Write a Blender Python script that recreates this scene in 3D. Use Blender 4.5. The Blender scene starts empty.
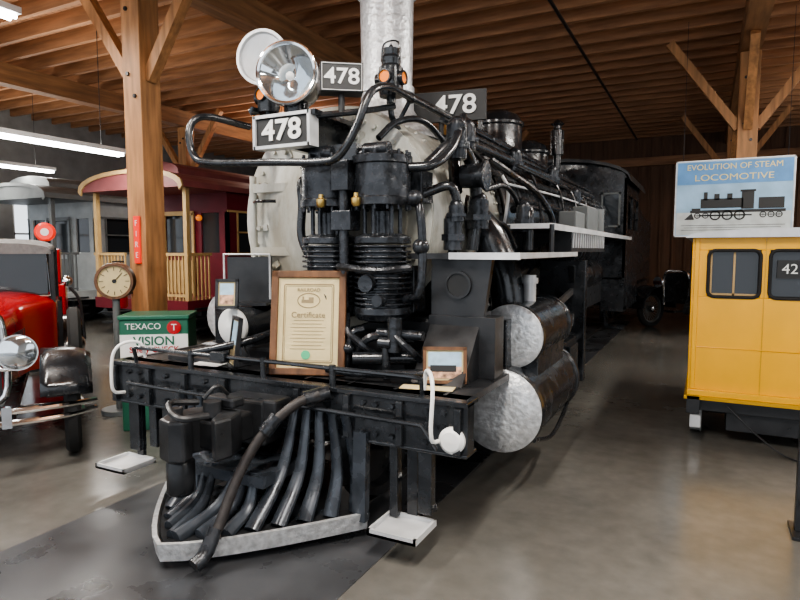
import bpy, math, random, bmesh
from mathutils import Vector, Matrix
random.seed(4)
S=bpy.context.scene
COL=S.collection
# ---------------------------------------------------------------- materials
def mat(name,col,rough=0.5,metal=0.0,var=0.0,scale=6.0,bump=0.0,stretch=(1,1,1),emit=None,es=0,rvar=0.0,spec=None,grime=0.0):
    m=bpy.data.materials.new(name); m.use_nodes=True
    nt=m.node_tree; b=nt.nodes['Principled BSDF']
    b.inputs['Base Color'].default_value=(*col,1); b.inputs['Roughness'].default_value=rough; b.inputs['Metallic'].default_value=metal
    if spec is not None: b.inputs['Specular IOR Level'].default_value=spec
    tc=nt.nodes.new('ShaderNodeTexCoord'); mp=nt.nodes.new('ShaderNodeMapping'); mp.inputs['Scale'].default_value=stretch
    nt.links.new(tc.outputs['Object'],mp.inputs['Vector'])
    nz=nt.nodes.new('ShaderNodeTexNoise'); nz.inputs['Scale'].default_value=scale; nz.inputs['Detail'].default_value=6
    nt.links.new(mp.outputs['Vector'],nz.inputs['Vector'])
    if var>0:
        cr=nt.nodes.new('ShaderNodeValToRGB')
        cr.color_ramp.elements[0].position=0.3; cr.color_ramp.elements[1].position=0.7
        cr.color_ramp.elements[0].color=(*[c*(1-var) for c in col],1)
        cr.color_ramp.elements[1].color=(*[min(1,c*(1+var)) for c in col],1)
        nt.links.new(nz.outputs['Fac'],cr.inputs['Fac']); out=cr.outputs['Color']
        if grime>0:
            n2=nt.nodes.new('ShaderNodeTexNoise'); n2.inputs['Scale'].default_value=2.2; n2.inputs['Detail'].default_value=9; n2.inputs['Roughness'].default_value=.7
            m2=nt.nodes.new('ShaderNodeMapping'); m2.inputs['Scale'].default_value=(1.5,1.5,.5)
            nt.links.new(tc.outputs['Object'],m2.inputs['Vector']); nt.links.new(m2.outputs[0],n2.inputs['Vector'])
            c2=nt.nodes.new('ShaderNodeValToRGB'); c2.color_ramp.elements[0].position=.42; c2.color_ramp.elements[1].position=.62
            c2.color_ramp.elements[0].color=(1,1,1,1); k=1-grime; c2.color_ramp.elements[1].color=(k,k*.93,k*.82,1)
            nt.links.new(n2.outputs['Fac'],c2.inputs['Fac'])
            mx=nt.nodes.new('ShaderNodeMixRGB'); mx.blend_type='MULTIPLY'; mx.inputs[0].default_value=1
            nt.links.new(out,mx.inputs[1]); nt.links.new(c2.outputs['Color'],mx.inputs[2]); out=mx.outputs[0]
        nt.links.new(out,b.inputs['Base Color'])
    if rvar>0:
        mr=nt.nodes.new('ShaderNodeMapRange'); mr.inputs[3].default_value=max(0.02,rough-rvar); mr.inputs[4].default_value=rough+rvar
        mr.inputs[1].default_value=0.3; mr.inputs[2].default_value=0.7
        nt.links.new(nz.outputs['Fac'],mr.inputs[0]); nt.links.new(mr.outputs[0],b.inputs['Roughness'])
    if bump>0:
        bp=nt.nodes.new('ShaderNodeBump'); bp.inputs['Strength'].default_value=bump; bp.inputs['Distance'].default_value=0.02
        nt.links.new(nz.outputs['Fac'],bp.inputs['Height']); nt.links.new(bp.outputs['Normal'],b.inputs['Normal'])
    if emit:
        b.inputs['Emission Color'].default_value=(*emit,1); b.inputs['Emission Strength'].default_value=es
    return m
BLK=mat('loco_black',(0.018,0.020,0.023),0.22,0,0.35,9,0.12,rvar=0.1,spec=.65)
BLKM=mat('loco_black_matte',(0.020,0.021,0.023),0.38,0,0.4,8,0.2,rvar=.12)
OIL=mat('pump_iron',(0.032,0.035,0.04),0.24,0.4,0.5,14,0.5,rvar=0.12)
PBAR=mat('pilot_bar_paint',(0.05,0.058,0.07),0.28,0.25,0.4,8,0.15,rvar=.1)
SMK=mat('smokebox_grey',(0.46,0.46,0.42),0.42,0.2,0.15,5,0.12,grime=.5)
SMKF=mat('smokebox_front',(0.50,0.50,0.46),0.48,0.1,0.12,6,0.1,grime=.3)
SIL=mat('silver_paint',(0.58,0.59,0.60),0.34,0.5,0.25,28,0.45)
SILS=mat('silver_smooth',(0.58,0.59,0.60),0.4,0.3,0.15,6,0.05)
WHT=mat('white_paint',(0.8,0.8,0.78),0.4,0,0.05,5)
CHR=mat('chrome',(0.8,0.8,0.8),0.1,1.0)
BRS=mat('brass',(0.6,0.42,0.15),0.3,1.0,0.2,8)
GLS=mat('lens_glass',(0.62,0.66,0.69),0.07,0.92,0.25,3)
DGL=mat('dark_glass',(0.03,0.035,0.04),0.06,0)
AMB=mat('amber_lens',(0.75,0.2,0.03),0.15,0,emit=(1,0.3,0.04),es=.45)
WOOD=mat('timber',(0.40,0.20,0.085),0.6,0,0.35,5,0.15,stretch=(3,3,0.35))
WOODY=mat('timber_beam',(0.27,0.135,0.06),0.65,0,0.35,5,0.15,stretch=(3,0.3,3))
WOODX=mat('timber_joist',(0.33,0.165,0.082),0.65,0,0.3,5,0.15,stretch=(0.3,3,3))
FRW=mat('frame_wood',(0.13,0.06,0.025),0.4,0,0.35,9,0.1,stretch=(3,3,1))
PAP=mat('certificate_paper',(0.60,0.49,0.27),0.6,0,0.1,8)
PAP2=mat('paper_print',(0.25,0.19,0.10),0.6)
GRN=mat('green_paint',(0.02,0.12,0.07),0.35)
SEAL=mat('green_seal',(0.08,0.45,0.22),0.4)
RED=mat('red_paint',(0.42,0.012,0.015),0.14,0,0.08,3)
REDS=mat('red_sign',(0.6,0.03,0.02),0.3,0,emit=(1,0.06,0.03),es=0.6)
MAR=mat('maroon_paint',(0.13,0.014,0.022),0.3,0,0.15,4)
MARR=mat('maroon_roof',(0.20,0.06,0.06),0.45,0,0.15,4)
CRM=mat('cream_paint',(0.45,0.30,0.13),0.5,0,0.1,6)
YTXT=mat('sign_yellow_text',(0.85,0.72,0.30),0.5)
YEL=mat('yellow_paint',(0.86,0.44,0.01),0.25,0,0.06,3,0.02)
YELD=mat('yellow_trim_dark',(0.55,0.3,0.01),0.4)  # darker yellow for the speeder's door line and lower lip
RUB=mat('rubber',(0.015,0.015,0.015),0.75)
TOPG=mat('canvas_top',(0.16,0.155,0.15),0.8,0,0.15,30,0.3)
HOSE=mat('rubber_air_hose',(0.026,0.022,0.021),0.5,0,0.3,20,0.3)
PNK=mat('print_colours',(0.5,0.3,0.2),0.5,0,0.8,30)
SKYP=mat('print_sky',(0.35,0.5,0.62),0.5,0,0.2,20)
SGNB=mat('sign_blue',(0.12,0.30,0.58),0.5,0,0.15,4)
SGNW=mat('sign_pale_blue',(0.32,0.50,0.68),0.5,0,0.2,3)
SGNG=mat('sign_ground',(0.52,0.56,0.56),0.5,0,0.2,5)
BLKP=mat('black_print',(0.02,0.02,0.02),0.5)
TUBE=mat('fluorescent_tube',(1,1,1),0.4,0,emit=(0.95,0.98,1.0),es=20)
GREY=mat('grey_paint',(0.13,0.14,0.14),0.5,0,0.15,4)
LGREY=mat('light_grey_coach',(0.34,0.36,0.36),0.5,0,0.15,4)
WALL=mat('wall_siding',(0.13,0.065,0.035),0.7,0,0.3,3,0.2,stretch=(4,4,0.3))
WALLG=mat('wall_grey',(0.26,0.26,0.25),0.8,0,0.15,3,0.1)
STEEL=mat('rail_steel',(0.25,0.24,0.23),0.35,0.9,0.2,8)
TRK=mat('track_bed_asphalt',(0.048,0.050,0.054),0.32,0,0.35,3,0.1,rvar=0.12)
def concrete():
    m=bpy.data.materials.new('concrete_floor'); m.use_nodes=True; nt=m.node_tree; b=nt.nodes['Principled BSDF']
    tc=nt.nodes.new('ShaderNodeTexCoord')
    n1=nt.nodes.new('ShaderNodeTexNoise'); n1.inputs['Scale'].default_value=0.6; n1.inputs['Detail'].default_value=9; n1.inputs['Roughness'].default_value=0.6
    n2=nt.nodes.new('ShaderNodeTexNoise'); n2.inputs['Scale'].default_value=9; n2.inputs['Detail'].default_value=8
    nt.links.new(tc.outputs['Object'],n1.inputs['Vector']); nt.links.new(tc.outputs['Object'],n2.inputs['Vector'])
    c1=nt.nodes.new('ShaderNodeValToRGB'); c1.color_ramp.elements[0].position=.3; c1.color_ramp.elements[1].position=.7
    c1.color_ramp.elements[0].color=(.098,.094,.085,1); c1.color_ramp.elements[1].color=(.158,.151,.136,1)
    c2=nt.nodes.new('ShaderNodeValToRGB'); c2.color_ramp.elements[0].position=.3; c2.color_ramp.elements[1].position=.75
    c2.color_ramp.elements[0].color=(.86,.86,.86,1); c2.color_ramp.elements[1].color=(1.06,1.06,1.06,1)
    nt.links.new(n1.outputs['Fac'],c1.inputs['Fac']); nt.links.new(n2.outputs['Fac'],c2.inputs['Fac'])
    mx=nt.nodes.new('ShaderNodeMixRGB'); mx.blend_type='MULTIPLY'; mx.inputs[0].default_value=1
    nt.links.new(c1.outputs['Color'],mx.inputs[1]); nt.links.new(c2.outputs['Color'],mx.inputs[2])
    nt.links.new(mx.outputs[0],b.inputs['Base Color'])
    mr=nt.nodes.new('ShaderNodeMapRange'); mr.inputs[1].default_value=.3; mr.inputs[2].default_value=.7; mr.inputs[3].default_value=.14; mr.inputs[4].default_value=.28
    nt.links.new(n1.outputs['Fac'],mr.inputs[0]); nt.links.new(mr.outputs[0],b.inputs['Roughness'])
    bp=nt.nodes.new('ShaderNodeBump'); bp.inputs['Strength'].default_value=.05; bp.inputs['Distance'].default_value=.01
    nt.links.new(n2.outputs['Fac'],bp.inputs['Height']); nt.links.new(bp.outputs['Normal'],b.inputs['Normal'])
    return m
CONC=concrete()
def planks():
    m=bpy.data.materials.new('ceiling_boards'); m.use_nodes=True; nt=m.node_tree; b=nt.nodes['Principled BSDF']
    tc=nt.nodes.new('ShaderNodeTexCoord'); mp=nt.nodes.new('ShaderNodeMapping'); mp.inputs['Rotation'].default_value=(0,0,math.pi/2)
    nt.links.new(tc.outputs['Object'],mp.inputs['Vector'])
    br=nt.nodes.new('ShaderNodeTexBrick'); br.inputs['Scale'].default_value=1; br.inputs['Brick Width'].default_value=3.5; br.inputs['Row Height'].default_value=.16
    br.inputs['Mortar Size'].default_value=.006; br.inputs['Color1'].default_value=(.46,.245,.14,1); br.inputs['Color2'].default_value=(.34,.18,.10,1); br.inputs['Mortar'].default_value=(.07,.035,.02,1)
    nt.links.new(mp.outputs[0],br.inputs['Vector']); nt.links.new(br.outputs['Color'],b.inputs['Base Color'])
    b.inputs['Roughness'].default_value=.7
    return m
CEIL=planks()
# ---------------------------------------------------------------- geometry builder
def empty(name,loc=(0,0,0),rz=0):
    e=bpy.data.objects.new(name,None); COL.objects.link(e); e.location=loc; e.rotation_euler=(0,0,rz); e.empty_display_size=.2; return e
def basis(ax):
    ax=Vector(ax).normalized(); t=Vector((0,0,1)) if abs(ax.z)<.9 else Vector((1,0,0))
    u=ax.cross(t).normalized(); return ax,u,ax.cross(u)
class G:
    def __init__(s,name,m,parent=None): s.n=name; s.m=m; s.p=parent; s.v=[]; s.f=[]; s.s=[]
    def add(s,vs,fs,sm=False):
        o=len(s.v); s.v+= [tuple(v) for v in vs]
        for f in fs: s.f.append([i+o for i in f]); s.s.append(sm)
    def box(s,cx,cy,cz,sx,sy,sz,rz=0,rx=0,ry=0):
        R=Matrix.Rotation(rz,3,'Z')@Matrix.Rotation(ry,3,'Y')@Matrix.Rotation(rx,3,'X'); c=Vector((cx,cy,cz)); vs=[]
        for a in(-.5,.5):
            for b in(-.5,.5):
                for d in(-.5,.5): vs.append(c+R@Vector((a*sx,b*sy,d*sz)))
        s.add(vs,[(0,1,3,2),(4,6,7,5),(0,4,5,1),(2,3,7,6),(0,2,6,4),(1,5,7,3)]); return s
    def bb(s,x0,x1,y0,y1,z0,z1): return s.box((x0+x1)/2,(y0+y1)/2,(z0+z1)/2,abs(x1-x0),abs(y1-y0),abs(z1-z0))
    def beam(s,p0,p1,w,h):
        p0=Vector(p0);p1=Vector(p1);ax,u,w2=basis(p1-p0); vs=[]
        for p in(p0,p1):
            for a,b in((-1,-1),(1,-1),(1,1),(-1,1)): vs.append(p+u*a*w/2+w2*b*h/2)
        s.add(vs,[(0,3,2,1),(4,5,6,7),(0,1,5,4),(1,2,6,5),(2,3,7,6),(3,0,4,7)]); return s
    def lathe(s,o,ax,prof,seg=28):
        o=Vector(o);ax,u,w=basis(ax); vs=[];fs=[]
        for d,r in prof:
            r=max(r,1e-4)
            for i in range(seg):
                a=2*math.pi*i/seg; vs.append(o+ax*d+(u*math.cos(a)+w*math.sin(a))*r)
        n=len(prof)
        for j in range(n-1):
            for i in range(seg):
                k=(i+1)%seg; fs.append((j*seg+i,j*seg+k,(j+1)*seg+k,(j+1)*seg+i))
        s.add(vs,fs,True); return s
    def cyl(s,p0,p1,r0,r1=None,seg=20):
        r1=r0 if r1 is None else r1; p0=Vector(p0);p1=Vector(p1)
        ax,u,w=basis(p1-p0)
        ring=lambda p,r:[p+(u*math.cos(2*math.pi*i/seg)+w*math.sin(2*math.pi*i/seg))*r for i in range(seg)]
        s.add(ring(p0,r0)+ring(p1,r1),[(i,(i+1)%seg,seg+(i+1)%seg,seg+i) for i in range(seg)],True)
        s.add(ring(p0,r0),[tuple(range(seg))[::-1]]); s.add(ring(p1,r1),[tuple(range(seg))]); return s
    def sph(s,c,r,sc=(1,1,1),seg=16):
        vs=[];fs=[];n=10;c=Vector(c)
        for j in range(n+1):
            a=math.pi*j/n
            for i in range(seg):
                b=2*math.pi*i/seg; vs.append(c+Vector((math.sin(a)*math.cos(b)*r*sc[0],math.sin(a)*math.sin(b)*r*sc[1],math.cos(a)*r*sc[2])))
        for j in range(n):
            for i in range(seg): k=(i+1)%seg; fs.append((j*seg+i,(j+1)*seg+i,(j+1)*seg+k,j*seg+k))
        s.add(vs,fs,True); return s
    def tube(s,pts,r,seg=8,closed=False,smooth=True,rs=None,flat=1):
        P=[Vector(p) for p in pts]
        if smooth and len(P)>2:
            Q=[];n=len(P); rng=range(n if closed else n-1)
            for i in rng:
                a=P[(i-1)%n] if (closed or i>0) else P[0]*2-P[1]; b=P[i];c=P[(i+1)%n]
                d=P[(i+2)%n] if (closed or i+2<n) else P[-1]*2-P[-2]
                for k in range(5):
                    t=k/5; Q.append(.5*((2*b)+(-a+c)*t+(2*a-5*b+4*c-d)*t*t+(-a+3*b-3*c+d)*t**3))
            if not closed: Q.append(P[-1])
            P=Q
        n=len(P);vs=[];fs=[];prev=None
        for i,p in enumerate(P):
            t=(P[(i+1)%n]-P[i-1]) if (closed or 0<i<n-1) else (P[1]-P[0] if i==0 else P[-1]-P[-2])
            t.normalize()
            if prev is None: _,u,_=basis(t)
            else:
                u=prev-t*prev.dot(t)
                if u.length<1e-5: _,u,_=basis(t)
                u.normalize()
            prev=u; w=t.cross(u); rr=r if rs is None else rs[0]+(rs[1]-rs[0])*i/(n-1)
            for k in range(seg):
                a=2*math.pi*k/seg; vs.append(p+(u*math.cos(a)*flat+w*math.sin(a))*rr)
        for j in range(n if closed else n-1):
            for k in range(seg):
                q=(k+1)%seg; jn=(j+1)%n; fs.append((j*seg+k,j*seg+q,jn*seg+q,jn*seg+k))
        s.add(vs,fs,True)
        if not closed: s.add(vs[:seg],[tuple(range(seg))[::-1]]); s.add(vs[-seg:],[tuple(range(seg))])
        return s
    def prism(s,pts,axis,a,b):
        def m(p,t): return {'x':(t,p[0],p[1]),'y':(p[0],t,p[1]),'z':(p[0],p[1],t)}[axis]
        n=len(pts); vs=[m(p,a) for p in pts]+[m(p,b) for p in pts]
        s.add(vs,[tuple(range(n))[::-1],tuple(range(n,2*n))]+[(i,(i+1)%n,n+(i+1)%n,n+i) for i in range(n)]); return s
    def strip(s,path,z0,z1,th,lean=0):
        P=[Vector(p) for p in path];n=len(P);N=[]
        for i in range(n):
            t=(P[min(i+1,n-1)]-P[max(i-1,0)]).normalized(); N.append(Vector((-t.y,t.x)))
        vs=[]
        for p,nn in zip(P,N):
            a=p+nn*th; q=p-nn*lean; q2=a-nn*lean
            vs+=[(p.x,p.y,z0),(a.x,a.y,z0),(q2.x,q2.y,z1),(q.x,q.y,z1)]
        fs=[]
        for i in range(n-1):
            for k in range(4): q=(k+1)%4; fs.append((i*4+k,i*4+q,(i+1)*4+q,(i+1)*4+k))
        fs+=[(0,1,2,3),tuple(range(4*n-4,4*n))]
        s.add(vs,fs); return s
    def bolts(s,pts,ax,r=.014,h=.015):
        ax=Vector(ax).normalized()
        for p in pts:
            p=Vector(p); s.cyl(p,p+ax*h,r,r*.9,seg=6)
        return s
    def done(s,bevel=0,loc=None,rot=None):
        me=bpy.data.meshes.new(s.n); me.from_pydata(s.v,[],s.f); me.update()
        for p,f in zip(me.polygons,s.s): p.use_smooth=f
        bm=bmesh.new(); bm.from_mesh(me)
        bmesh.ops.recalc_face_normals(bm,faces=bm.faces)
        for e in bm.edges:
            if len(e.link_faces)==2 and e.calc_face_angle(0)>math.radians(38): e.smooth=False
        bm.to_mesh(me); bm.free()
        me.materials.append(s.m)
        o=bpy.data.objects.new(s.n,me); COL.objects.link(o)
        if s.p: o.parent=s.p
        if loc: o.location=loc
        if rot: o.rotation_euler=rot
        if bevel:
            b=o.modifiers.new('bevel','BEVEL'); b.width=bevel; b.segments=2; b.limit_method='ANGLE'; b.angle_limit=math.radians(50)
        return o
def text(name,t,size,loc,rot,m,parent,ext=.003,bold=0.0,sx=1):
    c=bpy.data.curves.new(name,'FONT'); c.body=t; c.size=size; c.extrude=ext; c.offset=bold; c.align_x='CENTER'; c.align_y='CENTER'
    c.materials.append(m); o=bpy.data.objects.new(name,c); COL.objects.link(o); o.location=loc; o.rotation_euler=rot; o.parent=parent; o.scale=(sx,1,1); return o
def rrect(cx,cz,w,h,r,n=5):
    P=[]
    for (a,b,st) in((1,1,0),(-1,1,90),(-1,-1,180),(1,-1,270)):
        for i in range(n+1):
            t=math.radians(st+90*i/n); P.append((cx+a*(w/2-r)+r*math.cos(t),cz+b*(h/2-r)+r*math.sin(t)))
    return P
H90=math.pi/2
# ================================================================ ROOM
CZ=5.25
G('floor',CONC).bb(-16,7,-5,20,-.1,0).done()
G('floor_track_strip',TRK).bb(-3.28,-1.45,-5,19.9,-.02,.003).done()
G('ceiling',CEIL).bb(-16,7,-5,20,CZ,CZ+.1).done()
g=G('ceiling_joists',WOODX)
y=-4.8
while y<20: g.bb(-16,7,y-.04,y+.04,CZ-.24,CZ); y+=.55
g.done()
wb=G('wall_back',WALL); wb.bb(-16,7,20,20.15,0,CZ)
x=-16
while x<7: wb.bb(x,x+.05,19.95,20,0,CZ); x+=.35
wb.done()
G('trim_1',WOODX).bb(-16,7,19.85,19.95,4.15,4.4).done()
wl=G('wall_left',WALLG)
wins=[(1,4.2),(5.2,8.4),(9.4,12.6),(13.6,16.8)]
wl.bb(-16.15,-16,-5,20,0,1.0); wl.bb(-16.15,-16,-5,20,3.3,CZ); py=-5
for a,b in wins: wl.bb(-16.15,-16,py,a,1.0,3.3); py=b
wl.bb(-16.15,-16,py,20,1.0,3.3); wl.done()
for i,(a,b) in enumerate(wins):
    w=G('window_%d'%(i+1),WHT); w.bb(-16.1,-16.04,a,b,1.0,1.06); w.bb(-16.1,-16.04,a,b,3.24,3.3)
    for k in range(5):
        yy=a+.03+(b-a-.06)*k/4; w.bb(-16.1,-16.04,yy-.03,yy+.03,1.0,3.3)
    w.bb(-16.1,-16.04,a,b,2.0,2.05); w.done()
wr=G('wall_right',WALLG); wr.bb(7,7.15,-5,20,0,1.0); wr.bb(7,7.15,-5,20,3.6,CZ); py=-5
for a,b in((0,4.5),(5.5,10),(11,15.5)): wr.bb(7,7.15,py,a,1,3.6); py=b
wr.bb(7,7.15,py,20,1,3.6); wr.done()
for gx in(-11.7,-5.75,.5):
    G('ceiling_beam',WOODY).bb(gx-.14,gx+.14,-5,20,CZ-.60,CZ-.24).done()
for bx,ys in((-11.7,(5.2,11.2,17)),(-5.75,(4.88,17.0)),(.5,(11.0,17.0))):
    for py in ys:
        e=empty('timber_post',(bx,py,0))
        G('post_shaft',WOOD,e).bb(-.14,.14,-.14,.14,0,CZ-.61).done(.01)
        b=G('post_braces',WOOD,e)
        for d in(-1,1):
            if bx>-5 : b.beam((0,d*.12,CZ-1.75),(0,d*1.1,CZ-.62),.12,.15)
            b.beam((d*.12,0,CZ-1.75),(d*1.15,0,CZ-.3),.12,.13)
        b.done()
        c=G('post_bolts',BLKM,e); c.bolts([(-.05,-.14,CZ-1.7),(.05,-.14,CZ-1.95)],(0,-1,0),.025,.02); c.bolts([(-.05,-.14,CZ-1),(.05,-.14,CZ-.9)],(0,-1,0),.025,.02); c.done()
g=G('sprinkler_pipe',BLKM)
g.cyl((-2.0,-4,CZ-.3),(-2.0,19.8,CZ-.3),.025); g.done()
def lamp(x,y,z,p=90,L=2.4,up=.6,tubes=True):
    e=empty('fluorescent_ceiling_lamp',(x,y,z))
    G('lamp_housing',WHT,e).bb(-.11,.11,-L/2,L/2,.03,.10).done()
    t=G('lamp_tubes',TUBE,e); t.cyl((-.05,-L/2+.03,0),(-.05,L/2-.03,0),.025,seg=10); t.cyl((.05,-L/2+.03,0),(.05,L/2-.03,0),.025,seg=10); t.done()
    r=G('lamp_rods',BLKM,e); r.cyl((0,-L/3,.1),(0,-L/3,CZ-.05-z),.006,seg=6); r.cyl((0,L/3,.1),(0,L/3,CZ-.05-z),.006,seg=6); r.done()
    for nm,en,zz,rx,col in(('lamp_light',p,-.05,0,(1,.95,.87)),('ceiling_fill_uplight',p*up,.13,math.pi,(1,.94,.84))):  # the upward light is an added fill that brightens the ceiling
        l=bpy.data.lights.new(nm,'AREA'); l.shape='RECTANGLE'; l.size=.25; l.size_y=L; l.energy=en; l.color=col
        o=bpy.data.objects.new(nm,l); COL.objects.link(o); o.parent=e; o.location=(0,0,zz); o.rotation_euler=(rx,0,0)
lamp(1.1,6.7,4.5,p=160,up=.45); lamp(-8.9,5.9,3.2,p=120,up=.5); lamp(-6.9,3.0,4.15,p=110,up=.4); lamp(-13.2,7.5,3.35,p=100,up=.5)
lamp(-4.0,.9,4.3,p=180,up=.5); lamp(-.6,.8,4.3,p=200,up=.5)
lamp(4.2,7,4.3,p=170,up=.7); lamp(3.6,13.5,4.3,p=190,up=.8); lamp(-9.5,13,4.2,p=150,up=.8); lamp(3.8,1.5,4.3,p=150,up=.5)  # the rear lamps here are added to brighten the back wall
# ================================================================ LOCOMOTIVE
AX=-2.37; BZ=1.82
L=empty('steam_locomotive')
g=G('smokebox',SMK,L); g.lathe((AX,0,BZ),(0,1,0),[(3.62,.74),(3.62,.78),(3.70,.80),(3.70,.78),(5.02,.78)],64); g.done()
g=G('smokebox_front',SMKF,L)
g.lathe((AX,0,BZ),(0,1,0),[(3.66,.775),(3.60,.775),(3.60,.60),(3.575,.60),(3.575,.57),(3.53,.50),(3.49,.36),(3.47,.18),(3.465,0)],64)
for i in range(12):
    a=2*math.pi*i/12+.1; g.box(AX+math.cos(a)*.585,3.565,BZ+math.sin(a)*.585,.10,.05,.045,0,0,-a)
g.bb(AX-.66,AX-.3,3.50,3.54,BZ+.2,BZ+.26); g.bb(AX-.66,AX-.3,3.50,3.54,BZ-.26,BZ-.2); g.cyl((AX-.64,3.52,BZ-.32),(AX-.64,3.52,BZ+.32),.025)
g.bolts([(AX+math.cos(i*math.pi/24)*.7,3.6,BZ+math.sin(i*math.pi/24)*.7) for i in range(48)],(0,-1,0),.018,.022)
g.bolts([(AX+math.cos(i*math.pi/6+.1)*.59,3.54,BZ+math.sin(i*math.pi/6+.1)*.59) for i in range(12)],(0,-1,0),.02,.035)
g.done()
g=G('smokebox_rivets',SMK,L)
for yy in(3.95,4.9,4.96):
    for i in range(56):
        a=i*2*math.pi/56; d=Vector((math.cos(a),0,math.sin(a))); g.sph(Vector((AX,yy,BZ))+d*.782,.015,seg=6)
g.done()
g=G('boiler_barrel',BLK,L); g.lathe((AX,0,BZ),(0,1,0),[(5.0,.79),(5.0,.83),(6.4,.84),(8.2,.93),(10.35,.95)],64); g.done()
g=G('boiler_bands',BLKM,L)
for yy,r in((5.03,.835),(5.6,.835),(6.3,.845),(7.1,.885),(7.9,.925),(8.8,.94),(9.6,.95)):
    g.lathe((AX,yy,BZ),(0,1,0),[(-.03,r-.02),(-.03,r+.008),(.03,r+.008),(.03,r-.02)],64)
g.done()
g=G('firebox',BLKM,L); g.bb(AX-.85,AX+.85,8.6,10.35,.75,BZ); g.bb(AX-.42,AX+.42,3.1,10.3,.55,.95); g.done(.02)
g=G('cylinder_saddle',BLKM,L); g.prism([(AX-1.0,.75),(AX+1.0,.75),(AX+.75,1.25),(AX+.6,1.45),(AX-.6,1.45),(AX-.75,1.25)],'y',3.85,4.75); g.bb(AX-.75,AX+.75,3.62,3.85,.8,1.15); g.done(.03)
g=G('smoke_stack',SIL,L); g.lathe((AX+.02,4.39,0),(0,0,1),[(2.48,.42),(2.58,.36),(2.64,.27),(2.72,.22),(2.9,.205),(3.6,.215),(3.62,.25),(3.68,.26),(3.74,.25),(3.74,.17),(3.3,.16)],40)
g.lathe((AX+.02,4.39,0),(0,0,1),[(2.85,.20),(2.85,.222),(2.9,.222),(2.9,.20)],40); g.done()
g=G('sand_and_steam_domes',BLK,L)
for yy,zt,r in((7.31,3.32,.31),(8.74,3.18,.30)):
    g.lathe((AX,yy,0),(0,0,1),[(2.5,r+.14),(2.72,r+.04),(2.8,r),(zt-.22,r),(zt-.2,r+.02),(zt-.17,r+.02),(zt-.15,r),(zt-.08,r*.85),(zt-.02,r*.5),(zt,.0)],32)
g.lathe((AX+.35,9.1,0),(0,0,1),[(2.5,.06),(3.0,.06),(3.0,.1),(3.35,.1),(3.38,.06),(3.42,.06),(3.45,.1),(3.5,.04),(3.52,0)],16)
g.cyl((AX,5.9,2.6),(AX,5.9,2.95),.06); g.cyl((AX-.28,5.9,2.62),(AX-.28,5.9,3.0),.03); g.cyl((AX+.28,5.9,2.62),(AX+.28,5.9,3.0),.03); g.cyl((AX-.28,5.9,3.0),(AX+.28,5.9,3.0),.03)
g.done()
g=G('bell',BRS,L); g.lathe((AX,5.9,0),(0,0,1),[(2.68,.19),(2.72,.16),(2.8,.12),(2.92,.10),(2.96,.05),(2.97,0)],24); g.done()
# cab
CW=1.2
g=G('cab_body',BLK,L)
roof=[(AX-CW,2.75)]+[(AX-CW*math.cos(t*math.pi/12),2.75+.32*math.sin(t*math.pi/12)) for t in range(1,12)]+[(AX+CW,2.75)]
g.prism([(AX-CW,1.15),(AX+CW,1.15)]+roof[::-1],'y',10.35,10.40)
for sd in(-1,1):
    xx=AX+sd*(CW-.02)
    g.bb(xx-.02,xx+.02,10.35,12.4,1.1,1.95); g.bb(xx-.02,xx+.02,10.35,12.4,2.5,2.76)
    for a,b in((10.35,10.6),(11.3,11.45),(12.2,12.4)): g.bb(xx-.02,xx+.02,a,b,1.95,2.5)
g.bb(AX-CW,AX+CW,10.35,12.4,1.05,1.12)
g.bb(AX+CW-.35,AX+CW,10.3,12.4,.6,1.05)
g.bb(AX+CW-.3,AX+CW,10.36,10.7,.3,.34); g.bb(AX+CW-.3,AX+CW,10.36,10.7,.62,.66); g.bb(AX+CW-.3,AX+CW-.28,10.36,10.7,.3,.66)
g.done()
g=G('cab_roof',BLKM,L)
ro=[(AX-(CW+.07)*math.cos(t*math.pi/12),2.74+.36*math.sin(t*math.pi/12)) for t in range(13)]; ri=[(x,z-.05) for x,z in ro]
g.prism(ro+ri[::-1],'y',10.15,12.75); g.done()
g=G('cab_windows',DGL,L); 
for sd in(-1,1): g.bb(AX+sd*(CW-.36),AX+sd*(CW-.12),10.33,10.36,2.0,2.5)
g.done()
g=G('cab_window_frames',GREY,L)
for sd in(-1,1):
    a,b=sorted((AX+sd*(CW-.36),AX+sd*(CW-.12)))
    g.bb(a-.03,b+.03,10.32,10.35,2.5,2.53); g.bb(a-.03,b+.03,10.32,10.35,1.97,2.0); g.bb(a-.03,a,10.32,10.35,1.97,2.53); g.bb(b,b+.03,10.32,10.35,1.97,2.53)
g.done()
g=G('tender_body',BLK,L); g.bb(AX-1.1,AX+1.1,12.75,16.5,.95,2.3); g.bb(AX-1.1,AX+1.1,12.75,16.5,.75,.88); g.prism([(AX-1.1,2.3),(AX+1.1,2.3),(AX+.9,2.7),(AX-.9,2.7)],'y',12.9,15.0)
for yy in(13.3,14.1,15.3,16.1):
    for sd in(-1,1): g.lathe((AX+sd*.46,yy,.42),(sd,0,0),[(-.02,0.06),(-.02,.38),(.0,.405),(.03,.405),(.03,.36),(.10,.35),(.10,.3),(.06,.28),(.06,.1),(.12,.08),(.12,0)],28)
for y0 in(13.7,15.7):
    for sd in(-1,1): g.bb(AX+sd*.62-.05,AX+sd*.62+.05,y0-.7,y0+.7,.38,.62)
    g.bb(AX-.7,AX+.7,y0-.15,y0+.15,.4,.76)
g.done(.01)
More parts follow.
